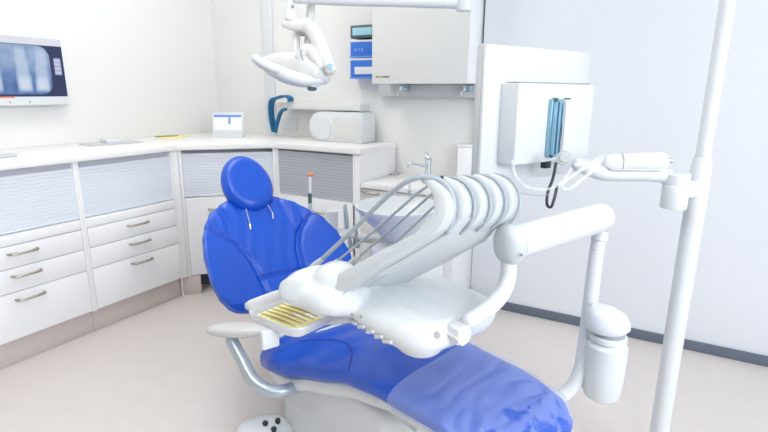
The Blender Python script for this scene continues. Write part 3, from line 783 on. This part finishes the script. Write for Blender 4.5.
# rear post down to the floor side
part('rear_post', 'white', sup, tube, [at(602, 222, 1.43), at(597, 250, 1.435), at(590, 305, 1.44), at(585, 345, 1.445), at(580, 372, 1.45), at(569, 390, 1.455), at(548, 402, 1.46), at(500, 415, 1.47)], [.018, .020, .0205, .0205, .0205, .020, .020, .02], seg=22)
part('post_collar', 'white', sup, cyl, at(600.5, 231, 1.43), at(599, 241, 1.43), .0225)
part('post_joint', 'gap', sup, cyl, at(602, 228, 1.43), at(601, 231.5, 1.43), .0165)
for y in (244, 250): part('screw', 'gap', sup, cyl, at(594, y, 1.418), at(594, y, 1.405), .0022, seg=8)
part('floor_mount', 'white', sup, tube, [at(500, 415, 1.47), V((at(500, 415, 1.47).x-.10, at(500, 415, 1.47).y, .30)), V((at(500, 415, 1.47).x-.17, at(500, 415, 1.47).y+.02, .05))], .024)
# water bottle with holder
bd = 1.40
bt = onc_b = at(607, 322, bd)
sc = bd/F
bo = thing('water_bottle', 'milky white water bottle hanging under its rounded cap on the bent post', 'bottle', at(605, 400, bd))
btop = at(608.5, 333, bd)
def R_(px): return px*sc
z_ = lambda y: -(y-333)*sc*1.02
part('bottle_body', 'bottle', bo, lathe, [(R_(17), z_(400)), (R_(18.5), z_(396)), (R_(19.5), z_(380)), (R_(20), z_(350)), (R_(19.5), z_(345)), (R_(15), z_(341)), (R_(13), z_(336))], btop)
part('bottle_base', 'clear', bo, lathe, [(R_(14.5), z_(403.5)), (R_(17), z_(400.3)), (R_(17.3), z_(397))], btop)
part('neck_ring', 'white', bo, lathe, [(R_(15), z_(341)), (R_(18), z_(339)), (R_(18), z_(335)), (R_(14), z_(333))], btop)
part('thread', 'gap', bo, lathe, [(R_(15.5), z_(336)), (R_(15.5), z_(327))], btop)
part('cap', 'white', bo, lambda bm: rings(bm, [[btop+V((0, 0, h_))-CR*R_(ox)+(CR*math.cos(q)*rx+V((_f.x, _f.y, 0)).normalized()*math.sin(q)*ry) for q in [2*PI*j/40 for j in range(40)]] for h_, ox, rx, ry in
     ((z_(329), 2, R_(19), .045), (z_(326), 2, R_(22), .05), (z_(320), 3, R_(22), .05), (z_(313), 5, R_(20), .045), (z_(307), 9, R_(14), .035), (z_(304), 12, R_(7), .02))]))

# ------------------------------------------------------------------ column, monitor arm and monitor (seen from behind)
pc = at(696, 200, 1.50); PX, PY = pc.x, pc.y
po = thing('column', 'tall white round column rising in front of the right wall', 'column', (PX, PY, 0))
zj = at(703, 155, 1.5).z
part('lower_tube', 'white', po, lathe, [(.0285, .0), (.0285, zj-.10), (.0275, zj-.03), (.023, zj-.004), (.021, zj)], (PX, PY, 0))
part('upper_tube', 'white', po, lathe, [(.0195, zj-.002), (.0195, 2.30)], (PX, PY, 0))
part('joint_ring', 'grey', po, lathe, [(.0212, zj-.001), (.0212, zj+.003), (.0195, zj+.003)], (PX, PY, 0))
part('floor_flange', 'white', po, lathe, [(.09, 0), (.09, .012), (.05, .02), (.035, .03)], (PX, PY, 0))
ma = thing('monitor_arm', 'horizontal white arm joining the column to the monitor back', 'monitor arm', at(640, 190, 1.48))
part('pivot_drum', 'white', ma, lathe, [(.034, -.042), (.036, -.038), (.036, .024), (.034, .027)], at(675, 194, 1.485))
part('pivot_cap', 'white', ma, lathe, [(.036, 0), (.037, .003), (.037, .032), (.034, .036)], at(675.5, 185, 1.485))
part('pivot_link', 'white', ma, box, at(687, 188, 1.49), (.05, .05, .05), .006, frame(_r, V((_f.x, _f.y, 0)).normalized(), Z3))
part('lower_link', 'white', ma, tube, [at(668, 176, 1.485), at(640, 173.5, 1.49), at(604, 173, 1.50), at(576, 164, 1.51)], [.021, .023, .023, .021], seg=20)
part('upper_sleeve', 'white', ma, tube, [at(662, 162, 1.485), at(640, 162.5, 1.49), at(606, 163.5, 1.50)], [.029, .030, .029], seg=20)
for x in (621, 645): part('band', 'cream', ma, cyl, at(x, 162, 1.492), at(x+2, 162, 1.491), .030)
part('groove', 'gap', ma, tube, [at(607, 167.5, 1.478), at(614, 170.3, 1.47), at(640, 170.8, 1.462), at(660, 171, 1.46)], .0016, seg=6)
part('knob', 'steel', ma, cyl, at(664, 160.5, 1.485), at(673, 160.5, 1.485), .0075)
part('tilt_disc', 'grey', ma, cyl, at(564.5, 158, 1.475), at(564.5, 158, 1.45), .0215, seg=32)
part('disc_face', 'grey', ma, cyl, at(564.5, 158, 1.449), at(564.5, 158, 1.446), .013, seg=24)
# monitor
dl, dr_ = 1.42, 1.70
mTL, mTR = at(486.5, 43, dl), at(591, 53, dr_)
mx_ = (mTR-mTL); mx_.z = 0; mw = mx_.length; mx_.normalize(); mn = V((mx_.y, -mx_.x, 0))   # towards the camera side
if mn.dot(-_f) < 0: mn = -mn
mtop = (mTL.z+mTR.z)/2; mbot = mtop-.405; mc = (mTL+mTR)/2
mo = thing('arm_monitor', 'white flat monitor seen from behind, carried by the column arm', 'monitor', V((mc.x, mc.y, mbot)))
fr_ = frame(mx_, -mn, Z3) if mx_.cross(-mn).z > 0 else frame(-mx_, -mn, Z3)
part('back_shell', 'white', mo, box, V((mc.x, mc.y, (mtop+mbot)/2))-mn*.006, (mw, .014, mtop-mbot), .004, fr_)
part('bezel', 'grey', mo, box, V((mc.x, mc.y, (mtop+mbot)/2))-mn*.024, (mw+.004, .022, mtop-mbot+.004), .004, fr_)
# electronics box on the back
bL = .07; bR = mw-.062
zt1 = at(556, 84, 1.56).z; zb1 = zt1-.235
bc_ = mTL+mx_*(bL+bR)/2+mn*.034; bc_.z = (zt1+zb1)/2
bxp = part('electronics_box', 'white', mo, box, bc_, (bR-bL, .068, zt1-zb1), .005, fr_)
part('vent_slot', 'gap', mo, box, V((bc_.x, bc_.y, zt1+.002))+mn*.0, (bR-bL-.03, .05, .004), .001, fr_)  # dark strip standing for the thin shadow along the box top
# metal bracket
br = at(557, 126, 1.50)
ce = mTL+mx_*(.505*mw)+mn*.075; ce.z = at(557, 129, 1.52).z
part('bracket_plate', 'glassblue', mo, box, ce-mx_*.016, (.056, .012, .175), .003, fr_)
for q in (-.034, -.016, .002): part('bracket_rail', 'glassblue' if q < 0 else 'chrome', mo, box, ce+mx_*q+mn*.011, (.009, .012, .160), .002, fr_)
part('bracket_cover', 'white', mo, box, ce+mx_*.030+mn*.006, (.036, .020, .172), .003, fr_)
for q, z in ((-.03, .085), (.03, .085), (-.03, -.083)): part('bolt', 'dark', mo, cyl, ce+mx_*q+Z3*z-mn*.004, ce+mx_*q+Z3*z+mn*.014, .006, seg=12)
part('cable_port', 'black', mo, box, ce+mx_*-.016-Z3*.10-mn*.02, (.03, .02, .05), .003, fr_)
cs = ce-Z3*.085+mn*.015
tag(part('black_cable', 'black', None, tube, [at(556, 163, 1.46), at(553, 178, 1.455), at(548, 192, 1.45), at(547, 204, 1.45), at(551, 207, 1.45), at(554.5, 198, 1.45), at(557, 186, 1.455)], .0042, seg=10), 'black cable looping down below the monitor bracket', 'cable')
tag(part('clear_hose', 'clear', None, tube, [at(575, 165, 1.45), at(590, 163, 1.45), at(602, 156, 1.45), at(600, 162, 1.445), at(584, 178, 1.44), at(568, 189, 1.44), at(563, 184, 1.44), at(578, 172, 1.44), at(597, 160, 1.44)], .0055, seg=10), 'clear coiled hose wound round the monitor arm', 'hose')
tag(part('clear_hose', 'clear', None, tube, [at(512, 160, 1.42), at(516, 176, 1.42), at(528, 187, 1.42), at(548, 189, 1.42), at(562, 182, 1.42), at(572, 168, 1.42)], .004, seg=10), 'clear hose sagging between monitor box and arm', 'hose')
tag(part('thin_wire', 'gap', None, tube, [at(516, 191, 1.40), at(528, 194.5, 1.41), at(545, 195.5, 1.42), at(549, 193, 1.42)], .0012, seg=6), 'thin dark wire below the monitor beside the whip arms', 'wire')

# ------------------------------------------------------------------ treatment lamp
LD = 1.72
tl = thing('treatment_lamp', 'white dental treatment lamp on a bent arm above the worktop corner', 'dental lamp', at(300, 92, LD))
def lamp_head(bm):
    a, b = at(262, 62, LD), at(328, 76, LD-.02); ax = (b-a).normalized()
    secs = []
    prof = [(-.02, .006, .010), (.0, .016, .018), (.15, .03, .026), (.4, .045, .042), (.65, .052, .056), (.85, .045, .05), (1.0, .028, .03), (1.04, .010, .010)]
    L = (b-a).length; dpt = V((_f.x, _f.y, 0)).normalized(); up = ax.cross(dpt); up = up if up.z > 0 else -up
    for i in range(31):
        k = -.02+1.06*i/30; hh_ = interp([(p[0], p[1]) for p in prof], k); dd_ = interp([(p[0], p[2]) for p in prof], k)*1.5
        c = a+ax*L*k+up*(.010*math.sin(k*PI))
        secs.append([c+up*sgnp(math.sin(q), .8)*hh_+dpt*sgnp(math.cos(q), .8)*dd_ for q in [2*PI*j/32 for j in range(32)]])
    rings(bm, secs)
lh = part('lamp_head', 'cream', tl, lamp_head, sharp=60)
part('front_bar', 'white', tl, tube, [at(254, 58, LD-.09), at(263, 64, LD-.09), at(280, 72, LD-.09), at(300, 79, LD-.08), at(316, 80, LD-.06), at(325, 78, LD-.04)], [.013, .017, .020, .020, .016, .012], seg=18)
part('light_strip', 'grey', tl, tube, [at(256, 60.5, LD-.104), at(267, 67, LD-.108), at(278, 72, LD-.108)], .0085, seg=12)
part('lower_edge', 'white', tl, tube, [at(268, 72, LD-.06), at(284, 79, LD-.06), at(302, 83.5, LD-.05), at(318, 84, LD-.04)], [.008, .013, .013, .010], seg=14)
part('tilt_knob', 'white', tl, cyl, at(312, 80, LD-.05), at(312, 88, LD-.05), .015)
part('knob_grip', 'dark', tl, cyl, at(312, 87.5, LD-.05), at(312, 90, LD-.05), .0155)
part('slot', 'gap', tl, tube, [at(300.5, 50, LD-.115), at(302.5, 60, LD-.115)], .0028, seg=8)
part('head_yoke', 'cream', tl, tube, [at(298, 58, LD-.08), at(308, 50, LD-.08), at(315, 58, LD-.08), at(320, 68, LD-.07)], [.014, .020, .022, .018], seg=18)
part('bent_arm', 'cream', tl, tube, [at(284, 24, LD), at(293, 24.5, LD), at(306, 25.5, LD), at(315, 34, LD-.02), at(323, 53, LD-.05), at(331, 71, LD-.08)], [.013, .020, .024, .026, .027, .019], seg=22, flat=.75, up=tuple(_f))
part('accent', 'lightblue', tl, cyl, at(330, 66, LD-.105), at(330, 66, LD-.112), .009)
part('swivel', 'white', tl, tube, [at(291, 20, LD), at(291, 12, LD), at(290, 6, LD), at(290, -6, LD)], [.022, .018, .014, .017], seg=18)
part('pivot_screw', 'gap', tl, cyl, at(292.5, 6.5, LD-.014), at(292.5, 6.5, LD-.022), .006)
part('stem', 'cream', tl, tube, [at(308, 56, LD+.05), at(309, 35, LD+.05), at(312, -12, LD+.05)], .0155, seg=16)
part('rear_stem', 'cream', tl, tube, [at(296, 57, LD+.03), at(296, 40, LD+.04), at(297, 33, LD+.05), at(308, 32, LD+.05)], .014, seg=16)
pj = at(464, 3, 1.62)
part('boom', 'white', tl, tube, [at(288, -3, LD), at(340, 0, LD-.02), at(400, 1.5, LD-.05), pj], [.019, .018, .018, .018], seg=20)
part('boom_joint', 'white', tl, lathe, [(.024, -.024), (.026, -.02), (.026, .06), (.02, .065)], pj)
part('boom_screw', 'gap', tl, cyl, at(443, 7, 1.60), at(443, 7, 1.59), .003)
part('upper_boom', 'white', tl, tube, [pj+Z3*.06, pj+Z3*.10, V((PX-.30, PY-.05, 1.80)), V((PX-.1, PY, 1.95)), V((PX, PY, 2.05))], .018, seg=18)

# ------------------------------------------------------------------ spittoon unit
sd = 2.15
cs_ = at(399, 206, sd); fh = V((_f.x, _f.y, 0)).normalized()
un = thing('spittoon_unit', 'white rinsing bowl unit behind the whip arms, in front of the low drawer cabinet', 'spittoon', V((cs_.x, cs_.y, 0)))
part('bowl', 'white', un, lathe, [(.05, -.15), (.07, -.14), (.10, -.10), (.165, -.035), (.185, -.005), (.188, .004), (.180, .006), (.16, -.02), (.10, -.06), (.03, -.075)], cs_, sx=1.0, sy=1.0)
part('pedestal', 'white', un, box, V((cs_.x+.03, cs_.y+.02, .30)), (.26, .24, .60), .04, frame(cu_, cv_, Z3), seg=4)
part('filler_spout', 'chrome', un, tube, [cs_+fh*.15+CR*.05, cs_+fh*.15+CR*.05+Z3*.06, cs_+fh*.10+CR*.045+Z3*.08, cs_+fh*.06+CR*.04+Z3*.06], .006)
part('cup_shelf', 'white', un, box, at(338, 233, 2.56), (.24, .13, .022), .009, frame(_r, fh, Z3), seg=3)
part('shelf_arm', 'white', un, tube, [at(352, 235, 2.54), at(368, 238, 2.45), at(392, 238, 2.25)], .018)
for k, (x, y0q, y1q) in enumerate(((346, 205, 228), (357, 228, 247), (350, 236, 250))):
    hp = part('suction_hose_end', 'steel', un, tube, [at(x-1, y0q, 2.50), at(x+1, y1q, 2.50)], [.008, .012, .012], seg=12)
cpb = at(331.5, 230, 2.56)
tag(part('rinsing_cup', 'paperwhite', None, lathe, [(.031, 0.0), (.032, .002), (.037, .095), (.040, .098), (.037, .100), (.034, .094), (.028, .006)], cpb+V((0, 0, .004))), 'white drinking cup standing on the small shelf of the spittoon unit', 'cup')
tg = thing('curing_light', 'slim white and grey stick tool with orange tip standing above the chair shoulder', 'curing light', at(311, 232, 2.55))
part('holder', 'white', tg, box, at(311, 229.5, 2.56), (.06, .06, .03), .008)
part('grip', 'steel', tg, tube, [at(311, 228, 2.55), at(310, 202, 2.55)], [.010, .009], seg=14)
part('neck', 'dark', tg, tube, [at(310, 203, 2.55), at(309.8, 194, 2.55)], .010, seg=14)
part('light_guide', 'white', tg, tube, [at(310, 195, 2.55), at(310.3, 177, 2.55)],   .008, seg=14)
part('orange_shield', 'orange', tg, ellipsoid, at(310.7, 174.5, 2.55), CR*.017, fh*.017, Z3*.011)

# ------------------------------------------------------------------ ceiling lamps (unseen panels added to light the room) and daylight
def area(name, loc, rot, sx, sy, power, col):
    l = bpy.data.lights.new(name, 'AREA'); l.shape = 'RECTANGLE'; l.size = sx; l.size_y = sy; l.energy = power; l.color = col
    o = bpy.data.objects.new(name, l); C.objects.link(o); o.location = loc; o.rotation_euler = rot; return o
for k, (x, y) in enumerate(((-2.0, 1.6), (-1.0, .1), (.7, -.7))):
    t = thing('ceiling_light', ['rectangular ceiling light panel above the left worktop', 'rectangular ceiling light panel above the chair foot end', 'rectangular ceiling light panel farthest from the worktops'][k], 'ceiling light', (x, y, ZC-.03), 'ceiling light panels')
    part('frame', 'white', t, bx, x-.32, x+.32, y-.62, y+.62, ZC-.03, ZC-.001, .003)
    part('diffuser', 'lamp', t, bx, x-.30, x+.30, y-.60, y+.60, ZC-.033, ZC-.0305, .001)
area('daylight', (2.45, .1, 1.85), V((-2.6-2.45, .9, .8-1.85)).to_track_quat('-Z', 'Y').to_euler(), 1.8, 1.5, 56, (.86, .92, 1))
w = bpy.data.worlds.new('World'); bpy.context.scene.world = w; w.use_nodes = True
bg = w.node_tree.nodes['Background']; bg.inputs[0].default_value = (.88, .94, 1, 1); bg.inputs[1].default_value = .21

cam = bpy.data.cameras.new('Camera'); cam.sensor_width = 36; cam.lens = F/768*36; cam.clip_start = .05
co = bpy.data.objects.new('Camera', cam); C.objects.link(co)
co.matrix_world = Matrix.Translation(CO) @ frame(CR, CU, -_f).to_4x4()
sc_ = bpy.context.scene; sc_.camera = co
sc_.view_settings.view_transform = 'Standard'; sc_.view_settings.look = 'None'; sc_.view_settings.gamma = 1; sc_.view_settings.exposure = .78
